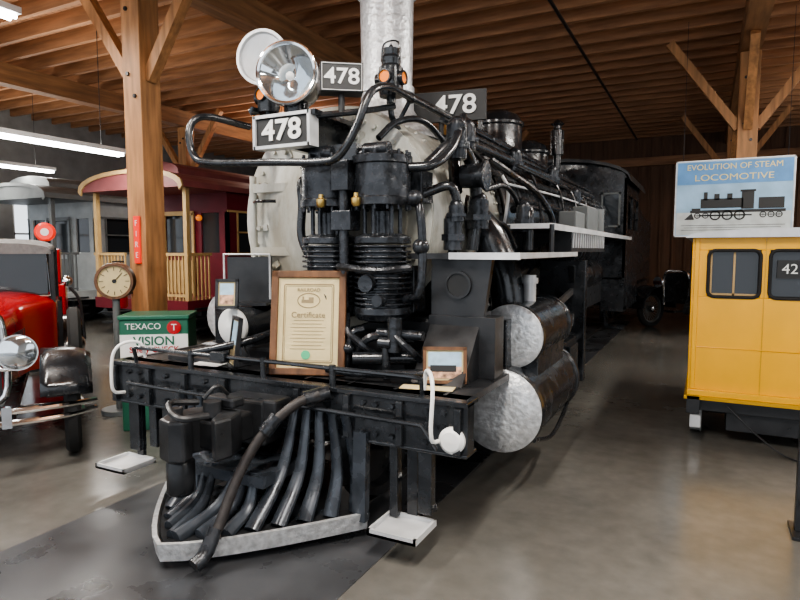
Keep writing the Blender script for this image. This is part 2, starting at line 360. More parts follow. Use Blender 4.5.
# running boards
g=G('running_boards',BLKM,L)
e=G('running_board_edges',SILS,L)
for sd in(-1,1):
    def rb(x0,x1,y0,y1,z,G_=g): G_.bb(AX+sd*x0,AX+sd*x1,y0,y1,z-.035,z)
    rb(.75,1.28,4.75,10.3,1.80)
    e.bb(AX+sd*1.28,AX+sd*1.30,4.75,10.3,1.76,1.81); e.bb(AX+sd*.8,AX+sd*1.30,4.735,4.75,1.77,1.81)
    if sd==1:
        rb(.72,1.42,3.35,5.05,1.58)
        e.bb(AX+sd*1.42,AX+sd*1.435,3.35,5.05,1.55,1.585); e.bb(AX+sd*1.0,AX+sd*1.435,3.335,3.35,1.545,1.585)
        pts=[(AX+sd*.86,1.545),(AX+sd*1.25,1.545),(AX+sd*1.20,1.20),(AX+sd*.86,1.20)]
        g.prism(pts,'y',3.40,3.45)
        g.lathe((AX+sd*1.04,3.40,1.39),(0,-1,0),[(0,.085),(.02,.085),(.02,.07),(-.02,.07)],24)
        g.tube([(AX+1.3,4.7,1.56),(AX+1.3,4.7,1.8)],.02,smooth=False); g.tube([(AX+.95,4.7,1.56),(AX+.95,4.7,1.8)],.02,smooth=False)
    for yy in(5.6,6.8,8.0,9.2): g.prism([(AX+sd*.7,1.5),(AX+sd*1.25,1.76),(AX+sd*.7,1.77)],'y',yy,yy+.03)
    for k in range(16): e.bb(AX+sd*1.285,AX+sd*1.295,5.6+.12*k,5.625+.12*k,1.62,1.76)
    g.bb(AX+sd*1.1,AX+sd*1.285,5.55,7.5,1.58,1.77)
g.done(); e.done()
g=G('step_hole',BLKP,L); g.cyl((AX+1.04,3.397,1.39),(AX+1.04,3.39,1.39),.07); g.done()
g=G('lubricator_box',GREY,L); g.bb(AX+1.0,AX+1.18,6.3,6.8,1.8,2.0); g.bb(AX+.98,AX+1.16,7.1,7.8,1.8,2.1); g.cyl((AX+1.1,8.1,1.8),(AX+1.1,8.1,2.12),.09); g.done(.015)
# cylinders
for sd in(1,-1):
    cx=AX+sd*1.23; vx=AX+sd*1.24
    g=G('cylinder_body',BLK,L)
    g.lathe((cx,3.66,.575),(0,1,0),[(0,.20),(0,.272),(.05,.28),(.05,.265),(1.15,.265),(1.15,.28),(1.2,.28),(1.2,0)],40)
    g.lathe((vx,3.86,1.03),(0,1,0),[(0,.15),(0,.215),(.04,.22),(.04,.205),(.85,.205),(.85,.22),(.9,.22),(.9,0)],40)
    g.bb(cx-.42*sd,cx+.02*sd,3.72,4.8,.45,1.15); g.bb(min(vx-.1,vx+.17),max(vx-.1,vx+.17),3.9,4.7,.6,1.05)
    g.tube([(AX+sd*.55,4.3,2.0),(AX+sd*.88,4.3,1.75),(AX+sd*1.05,4.3,1.4),(AX+sd*1.1,4.3,1.1)],.13,14)
    g.bb(cx-.06,cx+.06,4.85,6.1,.72,.78); g.bb(cx-.06,cx+.06,4.85,6.1,.36,.42); g.bb(cx-.1,cx+.1,5.4,5.75,.40,.74)
    g.bb(cx-.35*sd,cx+.1*sd,6.05,6.15,.3,1.5)
    g.prism([(6.0,1.45),(6.25,1.45),(6.2,1.1),(6.25,.85),(6.0,.85),(6.1,1.1)],'x',cx-.06,cx)
    g.tube([(cx+.2*sd,3.75,.38),(cx+.22*sd,4.2,.3),(cx+.2*sd,4.8,.38)],.015)
    g.done(.008)
    g=G('cylinder_heads',SIL,L)
    g.lathe((cx,3.66,.575),(0,-1,0),[(0,.27),(.015,.27),(.02,.255),(.035,.24),(.05,.12),(.055,0)],40)
    g.lathe((vx,3.86,1.03),(0,-1,0),[(0,.212),(.02,.212),(.03,.19),(.045,.1),(.05,0)],40)
    g.done()
    g=G('cylinder_lubricator',SILS,L); g.cyl((vx,4.3,1.22),(vx,4.3,1.42),.045); g.cyl((vx,4.3,1.36),(vx,4.3,1.40),.06); g.done()
    rod=G('side_rods',STEEL,L); rx=AX+sd*.66
    rod.bb(rx-.03,rx+.03,6.0,9.6,.40,.50); rod.cyl((cx,4.85,.575),(cx,5.4,.575),.03); rod.beam((AX+sd*.95,5.6,.575),(AX+sd*.75,8.3,.45),.05,.1)
    rod.beam((cx-.03,4.75,1.03),(cx-.03,6.1,1.2),.03,.06); rod.beam((AX+sd*1.0,6.1,.9),(AX+sd*.8,7.2,.5),.03,.07)
    rod.done()
    w=G('driving_wheels',BLKM,L)
    for yy in(6.0,7.2,8.4,9.6):
        w.lathe((AX+sd*.46,yy,.585),(sd,0,0),[(0,.47),(0,.56),(.02,.57),(.04,.56),(.13,.555),(.13,.47),(0,.47)],40)
        w.cyl((AX+sd*.46,yy,.56),(AX+sd*.62,yy,.56),.12)
        for k in range(12):
            a=k*math.pi/6; w.beam((AX+sd*.53,yy+math.cos(a)*.1,.56+math.sin(a)*.1),(AX+sd*.53,yy+math.cos(a)*.49,.57+math.sin(a)*.49),.05,.06)
        w.cyl((AX+sd*.58,yy,.45),(AX+sd*.7,yy,.45),.08)
    w.lathe((AX+sd*.46,3.3,.40),(sd,0,0),[(0,0.05),(0,.38),(.03,.36),(.12,.355),(.12,.3),(.06,.28),(.06,.08),(.14,.07),(.14,0)],30)
    w.done()
g=G('axles',BLKM,L)
for yy,z in((6.0,.56),(7.2,.56),(8.4,.56),(9.6,.56),(3.3,.40)): g.cyl((AX-.5,yy,z),(AX+.5,yy,z),.08)
g.done()
g=G('air_reservoir',BLK,L)
for sd in(-1,1): g.lathe((AX+sd*1.0,6.4,1.3),(0,1,0),[(0,0),(.02,.1),(.06,.17),(.08,.18),(1.8,.18),(1.83,.16),(1.88,.08),(1.9,0)],28)
g.done()
# ---------------- pipes along the right flank
g=G('boiler_pipes',BLK,L)
HR=[(-3.02,3.5,2.5),(-3.06,3.1,2.50),(-3.1,3.0,2.4),(-3.06,3.0,2.22),(-2.9,3.0,2.17),(-2.4,3.0,2.14),(-2.05,3.0,2.12),(-1.92,3.0,2.15),(-1.82,3.02,2.3),(-1.76,3.08,2.5),(-1.76,3.3,2.59),(-1.79,3.6,2.61),(-1.80,5,2.61),(-1.80,7,2.61),(-1.80,9.2,2.6)]
g.tube(HR,.024,10)
g.tube([(-1.83,3.4,2.60),(-1.86,3.7,2.66),(-1.86,5.5,2.67),(-1.85,9.0,2.66)],.018)
g.tube([(-1.55,3.9,2.0),(-1.64,4.1,2.35),(-1.66,4.5,2.42),(-1.64,6.5,2.42),(-1.62,9.8,2.42)],.045,12)
g.tube([(-1.70,4.0,2.52),(-1.68,5.5,2.5),(-1.62,9.6,2.5)],.022)
g.tube([(-1.57,4.6,2.22),(-1.54,6,2.25),(-1.50,9.9,2.25)],.03)
g.tube([(-1.50,5.3,2.05),(-1.48,7,2.05),(-1.45,9.9,2.08)],.02)
g.tube([(-1.53,5.3,2.35),(-1.54,9.9,2.33)],.016)
g.tube([(-1.62,3.6,2.15),(-1.5,3.75,2.3),(-1.48,4.0,2.2),(-1.47,4.1,1.9),(-1.5,4.1,1.6)],.045,12)
g.tube([(-1.62,3.5,1.95),(-1.45,3.55,2.0),(-1.42,3.6,1.85),(-1.45,3.62,1.62),(-1.55,3.6,1.4)],.03,10)
g.tube([(-1.63,3.32,2.1),(-1.5,3.4,2.12),(-1.46,3.6,2.25),(-1.5,3.9,2.5)],.03,10)
g.tube([(-1.5,5.1,1.95),(-1.35,5.0,1.95),(-1.3,4.9,1.9),(-1.3,4.9,1.6)],.035,10)
g.tube([(-1.47,4.3,2.05),(-1.42,4.6,2.1),(-1.41,4.9,2.0),(-1.42,5.1,1.8)],.022,10)
g.tube([(-1.86,3.36,2.3),(-1.8,3.5,2.42),(-1.7,3.7,2.45),(-1.62,4.0,2.3),(-1.55,4.3,2.25)],.022,10)
g.tube([(-3.0,3.5,2.6),(-2.94,4,2.61),(-2.94,9.2,2.6)],.024)
g.tube([(-1.56,4.25,1.72),(-1.44,4.3,1.8),(-1.38,4.5,1.78),(-1.36,4.7,1.62)],.02)
g.tube([(-1.52,4.55,2.3),(-1.40,4.7,2.2),(-1.33,5.2,2.1),(-1.3,5.6,1.95),(-1.28,5.7,1.82)],.028)
for yy in(5.8,6.9,7.7,8.5,9.3):
    g.tube([(-1.64,yy,2.42),(-1.52,yy+.03,2.3),(-1.46,yy+.03,2.1),(-1.42,yy,1.82)],.013,6)
g.done()
g=G('pipe_fittings',OIL,L)
for p,r,h in(((-1.5,3.78,2.2),.07,.22),((-1.46,4.1,1.75),.075,.2),((-1.45,3.6,1.6),.06,.2),((-1.42,3.58,1.78),.05,.1),((-1.35,4.9,1.75),.06,.2),((-1.6,4.2,2.33),.08,.16),((-1.64,5.6,2.34),.07,.16),((-1.6,7.0,2.34),.07,.16),((-1.53,8.0,2.2),.07,.14)):
    g.cyl(p,(p[0],p[1],p[2]+h),r); g.cyl((p[0],p[1],p[2]+h*.3),(p[0],p[1],p[2]+h*.5),r*1.3,seg=8); g.sph((p[0],p[1],p[2]+h),r*.9)
for yy in(3.7,4.5,5.4,6.4,7.4,8.4):
    g.cyl((-1.92,yy,2.42),(-1.80,yy,2.61),.015,seg=8); g.sph((-1.80,yy,2.61),.034)
g.cyl((-1.5,3.9,2.1),(-1.35,3.9,2.1),.08,seg=18); g.cyl((-1.35,3.9,2.1),(-1.33,3.9,2.1),.1,seg=18)
g.done()
g=G('grey_conduits',SILS,L); g.tube([(-1.58,5.2,2.18),(-1.5,7,2.2),(-1.48,9.8,2.2)],.012); g.tube([(-1.54,4.9,2.22),(-1.5,4.95,2.1),(-1.53,4.97,1.85),(-1.6,5.0,1.62)],.014); g.done()
g=G('builders_plate',BRS,L); g.lathe((-1.585,4.45,1.95),(1,0,.15),[(0,.08),(.015,.08),(.02,.07),(.015,0)],24); g.done()
# ---------------- air pumps
g=G('air_compressors',OIL,L)
for px in(-2.19,-1.80):
    g.lathe((px,3.3,0),(0,0,1),[(2.23,0),(2.23,.06),(2.2,.07),(2.2,.13),(2.17,.15),(2.17,.188),(2.12,.188),(2.12,.178),(1.92,.178),(1.92,.188),(1.87,.188),(1.87,.13),(1.84,.06),(1.70,.06),(1.70,.13),(1.68,.18),(1.64,.18),(1.64,.15)],32)
    z=1.63
    while z>1.26:
        g.lathe((px,3.3,0),(0,0,1),[(z,.15),(z,.182),(z-.014,.182),(z-.014,.15),(z-.032,.15)],28); z-=.032
    g.lathe((px,3.3,0),(0,0,1),[(1.25,.15),(1.25,.18),(1.21,.185),(1.17,.16),(1.15,.08),(1.15,0)],28)
    for k in range(6):
        a=k*math.pi/3+.5; g.cyl((px+.11*math.cos(a),3.3+.11*math.sin(a),1.66),(px+.11*math.cos(a),3.3+.11*math.sin(a),1.9),.014,seg=8)
    for k in range(14):
        a=k*math.pi/7; g.bolts([(px+.168*math.cos(a),3.3+.168*math.sin(a),2.17)],(0,0,1),.012,.03); g.bolts([(px+.168*math.cos(a),3.3+.168*math.sin(a),1.895)],(0,0,-1),.012,.05)
    g.cyl((px-.06,3.2,2.2),(px+.1,3.2,2.2),.045); g.cyl((px,3.14,1.4),(px,3.08,1.4),.05); g.cyl((px+.08,3.15,1.3),(px+.08,3.08,1.3),.035)
g.bb(-2.4,-1.6,3.44,3.62,1.9,2.1); g.bb(-2.35,-1.65,3.44,3.62,1.2,1.5); g.cyl((-2.1,3.25,2.18),(-1.85,3.25,2.18),.05)
g.cyl((-1.995,3.16,1.25),(-1.995,3.16,2.0),.03); g.box(-1.995,3.18,1.78,.14,.12,.12); g.box(-1.995,3.16,2.05,.12,.1,.18)
g.tube([(-1.6,3.3,1.9),(-1.5,3.2,1.85),(-1.48,3.2,1.6),(-1.5,3.2,1.35),(-1.62,3.25,1.3)],.026,10); g.sph((-1.49,3.2,1.62),.05); g.sph((-1.53,3.2,1.9),.05)
g.tube([(-2.0,3.1,1.5),(-1.7,3.05,1.48),(-1.5,3.1,1.5)],.022)
for k in range(3): g.tube([(-2.3+.3*k,3.2,1.2),(-2.25+.32*k,3.1,1.1),(-2.1+.3*k,3.12,1.0),(-2.1+.3*k,3.3,.9)],.022,8)
g.cyl((-1.75,3.15,1.1),(-1.45,3.15,1.1),.03); g.cyl((-1.62,3.12,1.0),(-1.62,3.12,1.2),.045)
g.done(.004)
g=G('lubricator_cups',BRS,L)
for px in(-2.12,-1.87): g.lathe((px,3.1,1.86),(0,0,1),[(0,0),(0,.02),(.02,.03),(.05,.03),(.06,.015),(.08,.015),(.08,0)],14)
g.done()
g=G('front_handles',BLK,L); g.tube([(AX-.05,3.42,2.1),(AX-.08,3.35,2.05),(AX-.06,3.33,1.9),(AX-.07,3.33,1.7),(AX-.02,3.35,1.55)],.03,10)
g.tube([(AX-.6,3.48,1.95),(AX-.5,3.42,1.95),(AX-.4,3.48,1.95)],.012); g.done()
# ---------------- headlight platform, number boards
g=G('headlight_bracket',BLK,L)
g.bb(AX-.2,AX+.24,3.06,3.66,2.42,2.45); g.bb(AX-.12,AX-.07,3.1,3.66,2.26,2.42); g.bb(AX+.1,AX+.15,3.1,3.66,2.26,2.42)
g.tube([(AX+.15,3.1,2.42),(AX+.4,3.25,2.45),(AX+.55,3.5,2.52)],.02); g.box(AX+.3,3.25,2.2,.3,.12,.1)
g.cyl((AX,3.2,2.45),(AX,3.2,2.54),.08); g.beam((AX-.12,3.3,2.8),(AX-.4,3.45,2.92),.04,.02)
g.done()
Hd=(AX-.01,3.16,2.69); hang=math.radians(20)
hv=Vector((math.sin(hang),-math.cos(hang),0))
g=G('headlight_casing',BLK,L); g.lathe(Hd,hv,[(-.24,0),(-.24,.08),(-.2,.14),(-.12,.18),(0,.19),(.08,.195),(.08,.178),(.0,.17)],36); g.done()
g=G('headlight_rim',CHR,L); g.lathe(Hd,hv,[(.07,.175),(.07,.195),(.10,.195),(.105,.185),(.10,.172),(.07,.172)],40); g.done()
g=G('headlight_door',SILS,L); g.lathe((AX-.43,3.42,2.93),Vector((.25,-1,0)),[(-.04,0),(-.03,.1),(0,.17),(.02,.19),(.05,.19),(.05,.17),(.03,.16),(.01,.08),(0,0)],36); g.done()
g=G('headlight_reflector',GLS,L); g.lathe(Hd,hv,[(.085,.178),(.06,.15),(.02,.11),(-.04,.05),(-.06,0)],36); g.done()
g=G('headlight_bulb',WHT,L); g.sph(Vector(Hd)+hv*.02,.028); g.done()
g=G('number_board',BLKP,L); g.bb(AX-.21,AX+.19,3.06,3.14,2.25,2.43); g.done()
g=G('number_board_frame',SILS,L)
for a in((AX-.225,AX+.205,2.425,2.445),(AX-.225,AX+.205,2.235,2.255),(AX-.23,AX-.21,2.235,2.445),(AX+.19,AX+.21,2.235,2.445)): g.bb(a[0],a[1],3.045,3.14,a[2],a[3])
g.done()
text('number_478','478',.175,(AX-.01,3.054,2.34),(H90,0,0),WHT,L,.003,.004,1.15)
ra=math.radians(36); sc=Vector((AX+.34,3.2,2.64))
g=G('side_number_board',BLKP,L); g.box(sc.x,sc.y,sc.z,.26,.12,.18,ra); g.cyl(sc-Vector((0,0,.2)),sc,.02); g.done(.008)
n=Vector((math.sin(ra),-math.cos(ra),0))*.064
text('side_number_478','478',.13,tuple(sc+n),(H90,0,ra),WHT,L,.002,.002,1.1)
g=G('side_number_board_rim',WHT,L)
e2=Vector((math.cos(ra),math.sin(ra),0)); c0=sc+n
g.tube([c0+e2*a+Vector((0,0,b)) for a,b in((-.12,-.078),(.12,-.078),(.12,.078),(-.12,.078))],.0035,5,closed=True,smooth=False); g.done()
RB=Vector((-1.93,4.62,2.76)); rr=math.radians(10)
g=G('rear_number_board',BLKP,L); g.box(RB.x,RB.y,RB.z,.66,.04,.24,rr); g.cyl((-1.98,4.64,2.45),(-1.98,4.64,2.66),.02); g.done()
text('rear_number_478','478',.21,(RB.x+.085,RB.y-.018,RB.z),(H90,0,rr),WHT,L,.003,.003,1.12)
for mx in(-1.86,-2.86):
    g=G('marker_lamp',BLK,L); g.lathe((mx,3.53,-.03),(0,0,1),[(2.58,.03),(2.62,.03),(2.62,.075),(2.66,.08),(2.80,.08),(2.82,.06),(2.86,.065),(2.88,.05),(2.92,.055),(2.93,.02),(2.96,0)],20)
    g.tube([(mx,3.53,2.57),(mx,3.54,2.47),(mx,3.64,2.40)],.02)
    for d in((0,-1,0),(1,0,0),(-1,0,0)): g.lathe((mx+d[0]*.06,3.53+d[1]*.06,2.70),d,[(0,.045),(.04,.046),(.04,.038),(.0,.038)],16)
    g.tube([(mx-.07,3.53,2.82),(mx-.05,3.53,2.93),(mx+.05,3.53,2.93),(mx+.07,3.53,2.82)],.006,6)
    g.done()
    g=G('marker_lens',AMB,L)
    for d in((0,-1,0),(1,0,0),(-1,0,0)): g.cyl((mx+d[0]*.06,3.53+d[1]*.06,2.70),(mx+d[0]*.09,3.53+d[1]*.09,2.70),.036)
    g.done()
# ---------------- pilot beam and deck
g=G('pilot_beam',BLK,L)
g.bb(AX-1.33,AX+1.33,2.8,2.9,.55,.82); g.bb(AX-1.33,AX+1.33,2.79,2.96,.80,.83); g.bb(AX-1.33,AX+1.33,2.79,2.94,.54,.56)
for x in(-1.28,-.95,-.62,-.28,.28,.62,.95,1.28): g.bb(AX+x-.02,AX+x+.02,2.77,2.80,.56,.8)
g.bb(AX-1.2,AX-1.1,2.82,2.88,.2,.55); g.bb(AX+1.05,AX+1.13,2.80,2.86,.2,.55); g.bb(AX+.88,AX+.93,2.80,2.86,.15,.55)
g.bb(AX-1.0,AX-.93,2.82,2.88,.25,.55); g.beam((AX+1.13,2.83,.22),(AX+.7,3.3,.5),.05,.03)
g.bb(AX-.85,AX-.78,2.8,2.86,.2,.55)
g.done(.006)
g=G('beam_bolts',OIL,L)
for x in(-1.15,-.8,-.45,.45,.8,1.1,-1.05,.72,.5,1.2,.38,.9):
    for z in(.60,.69,.765): g.bolts([(AX+x,2.8,z)],(0,-1,0),.018,.02)
g.done()
g=G('pilot_deck',BLKM,L); g.bb(AX-1.3,AX+1.3,2.86,3.62,.79,.83); g.bb(AX-1.0,AX-.5,3.0,3.6,.83,.86)
for k in range(9): g.bb(AX-1.25+k*.3,AX-1.23+k*.3,2.9,3.6,.83,.835)
g.bb(AX+.15,AX+.75,3.25,3.6,.83,1.05); g.bb(AX+.85,AX+1.28,3.38,3.55,.83,1.2)
g.prism([(3.1,.83),(3.6,.83),(3.6,1.22),(3.45,1.22)],'x',AX+.86,AX+1.18)
g.done(.01)
g=G('deck_rails',BLK,L); g.tube([(AX-1.15,2.86,.83),(AX-1.15,2.84,.92),(AX-1.1,2.83,.93),(AX+1.0,2.83,.93),(AX+1.05,2.84,.92),(AX+1.05,2.86,.83)],.014,smooth=False)
g.tube([(AX-.6,2.84,.93),(AX-.3,3.0,1.0),(AX-.15,3.3,1.08),(AX+.1,3.5,1.2)],.028,10)
g.tube([(AX+.35,3.0,.88),(AX+.6,2.98,.88),(AX+1.0,3.1,.9)],.022,10)
g.cyl((AX+.5,3.05,.95),(AX+.85,3.25,.95),.04); g.tube([(AX+.45,3.15,.95),(AX+.6,3.12,1.08),(AX+.78,3.3,1.05)],.028)
g.tube([(AX+.42,3.1,.84),(AX+.46,3.1,1.08),(AX+.52,3.15,1.12)],.018); g.sph((AX+.44,3.1,1.0),.04); g.cyl((AX+.7,3.1,.84),(AX+.7,3.1,1.05),.025); g.cyl((AX+.66,3.1,1.05),(AX+.74,3.1,1.05),.035)
for x in(-.6,0,.5): g.cyl((AX+x,2.83,.83),(AX+x,2.83,.95),.02)
g.box(AX-.35,2.83,.93,.12,.05,.05)
g.tube([(AX-1.1,2.74,.70),(AX-.25,2.72,.70),(AX-.1,2.6,.74),(AX+.2,2.72,.72),(AX+1.1,2.74,.70),(AX+1.2,2.7,.6)],.013,8,smooth=False)
g.done()
g=G('reservoir',BLK,L); g.cyl((-2.86,3.12,1.08),(-2.86,3.6,1.08),.12); g.bb(-3.0,-2.72,3.15,3.5,.83,1.0); g.done(.01)
g=G('reservoir_head',WHT,L); g.lathe((-2.86,3.12,1.08),(0,-1,0),[(0,.125),(.02,.125),(.04,.1),(.05,0)],30); g.lathe((AX+1.25,2.88,.63),(0,-1,0),[(0,.07),(.1,.07),(.12,.05),(.125,0)],24); g.done()
# pilot (cowcatcher)
TY=2.02; CYY=2.80; HW=.74
def edge(t,sd):
    x=HW*(1-t); y=CYY+(TY-CYY)*(1-(1-t)**1.28)
    return (AX+sd*x,y)
path=[edge(t/8,-1) for t in range(8)]+[edge(1,1)]+[edge(t/8,1) for t in range(7,-1,-1)]
g=G('pilot_band',SIL,L); g.strip(path,.05,.145,.025,.015); g.done()
g=G('pilot_ledge',BLKM,L); g.strip([(x,y+.035) for x,y in path],.11,.125,.1); g.done()
g=G('pilot_bars',PBAR,L)
for sd in(-1,1):
    for k in range(8):
        t=(k+.5)/8; ex,ey=edge(1-t,sd); p1=Vector((ex-sd*.03,ey+.07,.13))
        if t<.36: p0=Vector((AX+sd*(.06+.45*t),2.50,.38))
        else: p0=Vector((AX+sd*(.08+.66*(t-.12)),2.76,.70))
        m1=p0.lerp(p1,.5)+Vector((0,.06,-.05))
        g.tube([p0,m1,p1],.03,10,rs=(.026,.048),flat=.7)
g.bb(AX-.3,AX+.3,2.45,2.8,.32,.38); g.prism([(AX-.66,2.78),(AX+.66,2.78),(AX+.05,2.15),(AX-.05,2.15)],'z',.09,.11)
for sd in(-1,1): g.beam((AX+sd*.71,2.78,.1),(AX+sd*.71,2.8,.6),.05,.08)
g.done()
g=G('coupler',BLKM,L)
g.bb(AX-.17,AX+.17,2.62,2.82,.48,.74); g.bb(AX-.09,AX+.09,2.35,2.65,.52,.68)
g.prism([(AX-.1,2.5),(AX+.12,2.5),(AX+.17,2.36),(AX+.15,2.26),(AX+.09,2.30),(AX+.05,2.38),(AX-.04,2.37),(AX-.06,2.3),(AX-.0,2.25),(AX+.02,2.18),(AX-.05,2.14),(AX-.15,2.17),(AX-.2,2.28),(AX-.18,2.42)],'z',.50,.72)
g.cyl((AX-.12,2.26,.46),(AX-.12,2.26,.76),.035); g.cyl((AX-.0,2.4,.70),(AX-.0,2.4,.78),.05)
g.lathe((AX-.12,2.28,0),(0,0,1),[(.28,0),(.28,.065),(.30,.075),(.46,.075),(.48,.06),(.50,.03)],20)
g.tube([(AX-.05,2.35,.78),(AX-.1,2.2,.8),(AX+.05,2.12,.76),(AX+.12,2.25,.75)],.018)
g.box(AX,2.5,.76,.2,.1,.06); g.box(AX+.22,2.68,.7,.1,.15,.12)
g.tube([(AX+.02,2.5,.8),(AX+.02,2.42,.86),(AX-.02,2.36,.8)],.012)
g.done(.015)
g=G('air_hose',HOSE,L); g.tube([(AX+.48,2.72,.80),(AX+.4,2.62,.76),(AX+.3,2.5,.64),(AX+.24,2.4,.5),(AX+.22,2.3,.35),(AX+.22,2.2,.2),(AX+.22,2.12,.12)],.028,12); g.done()
g=G('hose_couplings',OIL,L); g.tube([(AX+.22,2.18,.2),(AX+.22,2.1,.1),(AX+.21,2.04,.07)],.038,10); g.cyl((AX+.5,2.78,.80),(AX+.42,2.66,.78),.042); g.cyl((AX+.33,2.54,.7),(AX+.29,2.48,.62),.04); g.done()
for sx,tz in((1.0,.13),(-1.12,.13)):
    g=G('pilot_step',SILS,L); cx=AX+sx; cy=2.72
    g.bb(cx-.14,cx+.14,cy-.13,cy+.13,tz,tz+.015)
    for a in((cx-.14,cx-.125,cy-.13,cy+.13),(cx+.125,cx+.14,cy-.13,cy+.13),(cx-.14,cx+.14,cy-.13,cy-.115),(cx-.14,cx+.14,cy+.115,cy+.13)): g.bb(a[0],a[1],a[2],a[3],tz,tz+.035)
    g.done()
    h=G('step_hanger',BLK,L); h.bb(cx-.03,cx+.03,cy+.12,cy+.145,tz,.6); h.done()
g=G('grab_irons',WHT,L)
for sd in(-1,1):
    X=AX+sd*1.18
    g.tube([(X,2.78,.62),(X,2.70,.64),(X,2.68,.72),(X,2.70,.9),(X-sd*.04,2.76,.97),(X-sd*.1,2.84,.96),(X-sd*.12,2.86,.86)],.011,8)
g.done()
for rx in(AX-.50,AX+.50):
    G('track_rail',STEEL).bb(rx-.03,rx+.03,2.9,19.8,.004,.014).done()
# ================================================================ framed certificate on the deck
E=empty('framed_certificate',(-2.15,2.97,.835)); E.rotation_euler=(math.radians(-10),0,math.radians(22))
g=G('frame',FRW,E); W,Hh=.47,.645
for a in((-W/2,W/2,0,.045),(-W/2,W/2,Hh-.045,Hh),(-W/2,-W/2+.045,0,Hh),(W/2-.045,W/2,0,Hh)): g.bb(a[0],a[1],-.02,.02,a[2],a[3])
g.bb(-W/2+.01,W/2-.01,.0,.018,.01,Hh-.01); g.done(.006)
G('certificate_sheet',PAP,E).bb(-W/2+.045,W/2-.045,-.006,0,.045,Hh-.045).done()
g=G('certificate_print',PAP2,E)
g.tube([(x,-.007,z) for x,z in rrect(0,.32,.31,.48,.01)],.003,5,closed=True,smooth=False)
g.tube([(x,-.007,z) for x,z in rrect(0,.32,.29,.46,.01)],.0015,5,closed=True,smooth=False)
g.tube([(math.cos(t*.35)*.07,-.007,.46+math.sin(t*.35)*.045) for t in range(18)],.003,5,closed=True,smooth=False)
g.bb(-.045,.03,-.008,-.006,.445,.465); g.bb(.0,.03,-.008,-.006,.465,.48); g.bb(-.04,-.03,-.008,-.006,.465,.485)
for k in range(9): g.bb(-.11+.01*(k%3),.11-.012*((k*2)%3),-.008,-.006,.16+k*.022,.163+k*.022)
g.done()
g=G('gold_seal',SEAL,E); g.cyl((-.01,-.006,.125),(-.01,-.011,.125),.028); g.done()
text('certificate_title','Certificate',.05,(0,-.009,.37),(H90,0,0),PAP2,E,.001)
text('certificate_heading','RAILROAD',.03,(0,-.009,.525),(H90,0,0),PAP2,E,.001)
def frame(name,loc,rz,w,h,fm,pm,tilt=-12,b=.02):
    E=empty(name,loc); E.rotation_euler=(math.radians(tilt),0,rz)
    g=G('frame',fm,E)
    for a in((-w/2,w/2,0,b),(-w/2,w/2,h-b,h),(-w/2,-w/2+b,0,h),(w/2-b,w/2,0,h)): g.bb(a[0],a[1],-.015,.012,a[2],a[3])
    g.bb(-w/2+.004,w/2-.004,0,.011,.004,h-.004); g.done()
    G('picture_mount',PAP,E).bb(-w/2+b,w/2-b,-.004,0,b,h-b).done()
    c=b*1.5
    G('picture',pm,E).bb(-w/2+c,w/2-c,-.008,-.003,c,c+(h-2*c)*.45).done()
    G('picture_sky',SKYP,E).bb(-w/2+c,w/2-c,-.008,-.003,c+(h-2*c)*.45,h-c).done()
    if w>.2: G('picture_train',BLKP,E).bb(-w/2+c*1.4,w/2-c*2,-.009,-.004,c+(h-2*c)*.25,c+(h-2*c)*.5).done()
    g=G('easel_back',BLKM,E); g.beam((0,.01,h*.7),(0,.01+h*.35,.0+h*.12),.02,.01); g.done()
frame('framed_photo',(-1.30,3.12,.84),math.radians(24),.25,.21,FRW,PNK)
frame('framed_photo',(-2.83,3.02,1.21),math.radians(30),.15,.2,BLKM,PNK)
frame('framed_photo',(-2.72,2.94,.84),math.radians(-35),.2,.33,BLKM,PAP2,-8)
g=G('paper_sheet',WHT); g.box(-2.95,2.97,.838,.22,.13,.003,.1); g.done()
g=G('paper_sheet',PAP); g.box(-1.35,2.99,.838,.3,.1,.003,.2); g.done()
E=empty('display_case',(-2.92,3.36,1.25),math.radians(20))
g=G('case_panel',BLKM,E); g.bb(-.16,.16,-.02,.02,-.02,.30); g.bb(-.16,.16,-.12,.12,-.04,-.02); g.done()
g=G('case_rim',SILS,E)
g.tube([(-.18,-.03,0),(-.18,-.03,.32),(.16,-.03,.32),(.16,-.03,0)],.009,6,smooth=False); g.done()
# ================================================================ cabinet
E=empty('safety_check_cabinet',(-4.42,3.85,0),math.radians(36))
G('cabinet_base',GRN,E).bb(-.29,.29,-.2,.2,0,.99).done(.01)
G('cabinet_face',WHT,E).bb(-.285,.285,-.208,-.198,.35,.86).done()
G('cabinet_lid',GRN,E).bb(-.30,.30,-.215,.21,.99,1.03).done(.01)
text('cabinet_text_header','TEXACO',.075,(-.09,-.205,.93),(H90,0,0),WHT,E,.002)
g=G('cabinet_badge',RED,E); g.cyl((.17,-.2,.92),(.17,-.213,.92),.06); g.done()
text('cabinet_star','T',.08,(.17,-.216,.92),(H90,0,0),WHT,E,.001)
text('cabinet_text_vision','VISION',.11,(0,-.21,.80),(H90,0,0),GRN,E,.002,.002)
text('cabinet_text_check','Safety CHECK',.07,(0,-.21,.725),(H90,0,0),RED,E,.002,.001)
E=empty('air_pressure_gauge',(-5.12,3.95,0),math.radians(40))
g=G('gauge_stand',GREY,E); g.cyl((0,0,0),(0,0,.04),.17); g.cyl((0,0,.04),(0,0,1.12),.035); g.done()
g=G('gauge_case',FRW,E); g.cyl((0,.06,1.3),(0,-.04,1.3),.18,seg=32); g.lathe((0,-.04,1.3),(0,-1,0),[(0,.18),(.03,.175),(.03,.15),(0,.15)],32); g.done()
G('gauge_face',PAP,E).cyl((0,-.04,1.3),(0,-.046,1.3),.152,seg=32).done()
g=G('gauge_marks',BLKP,E)
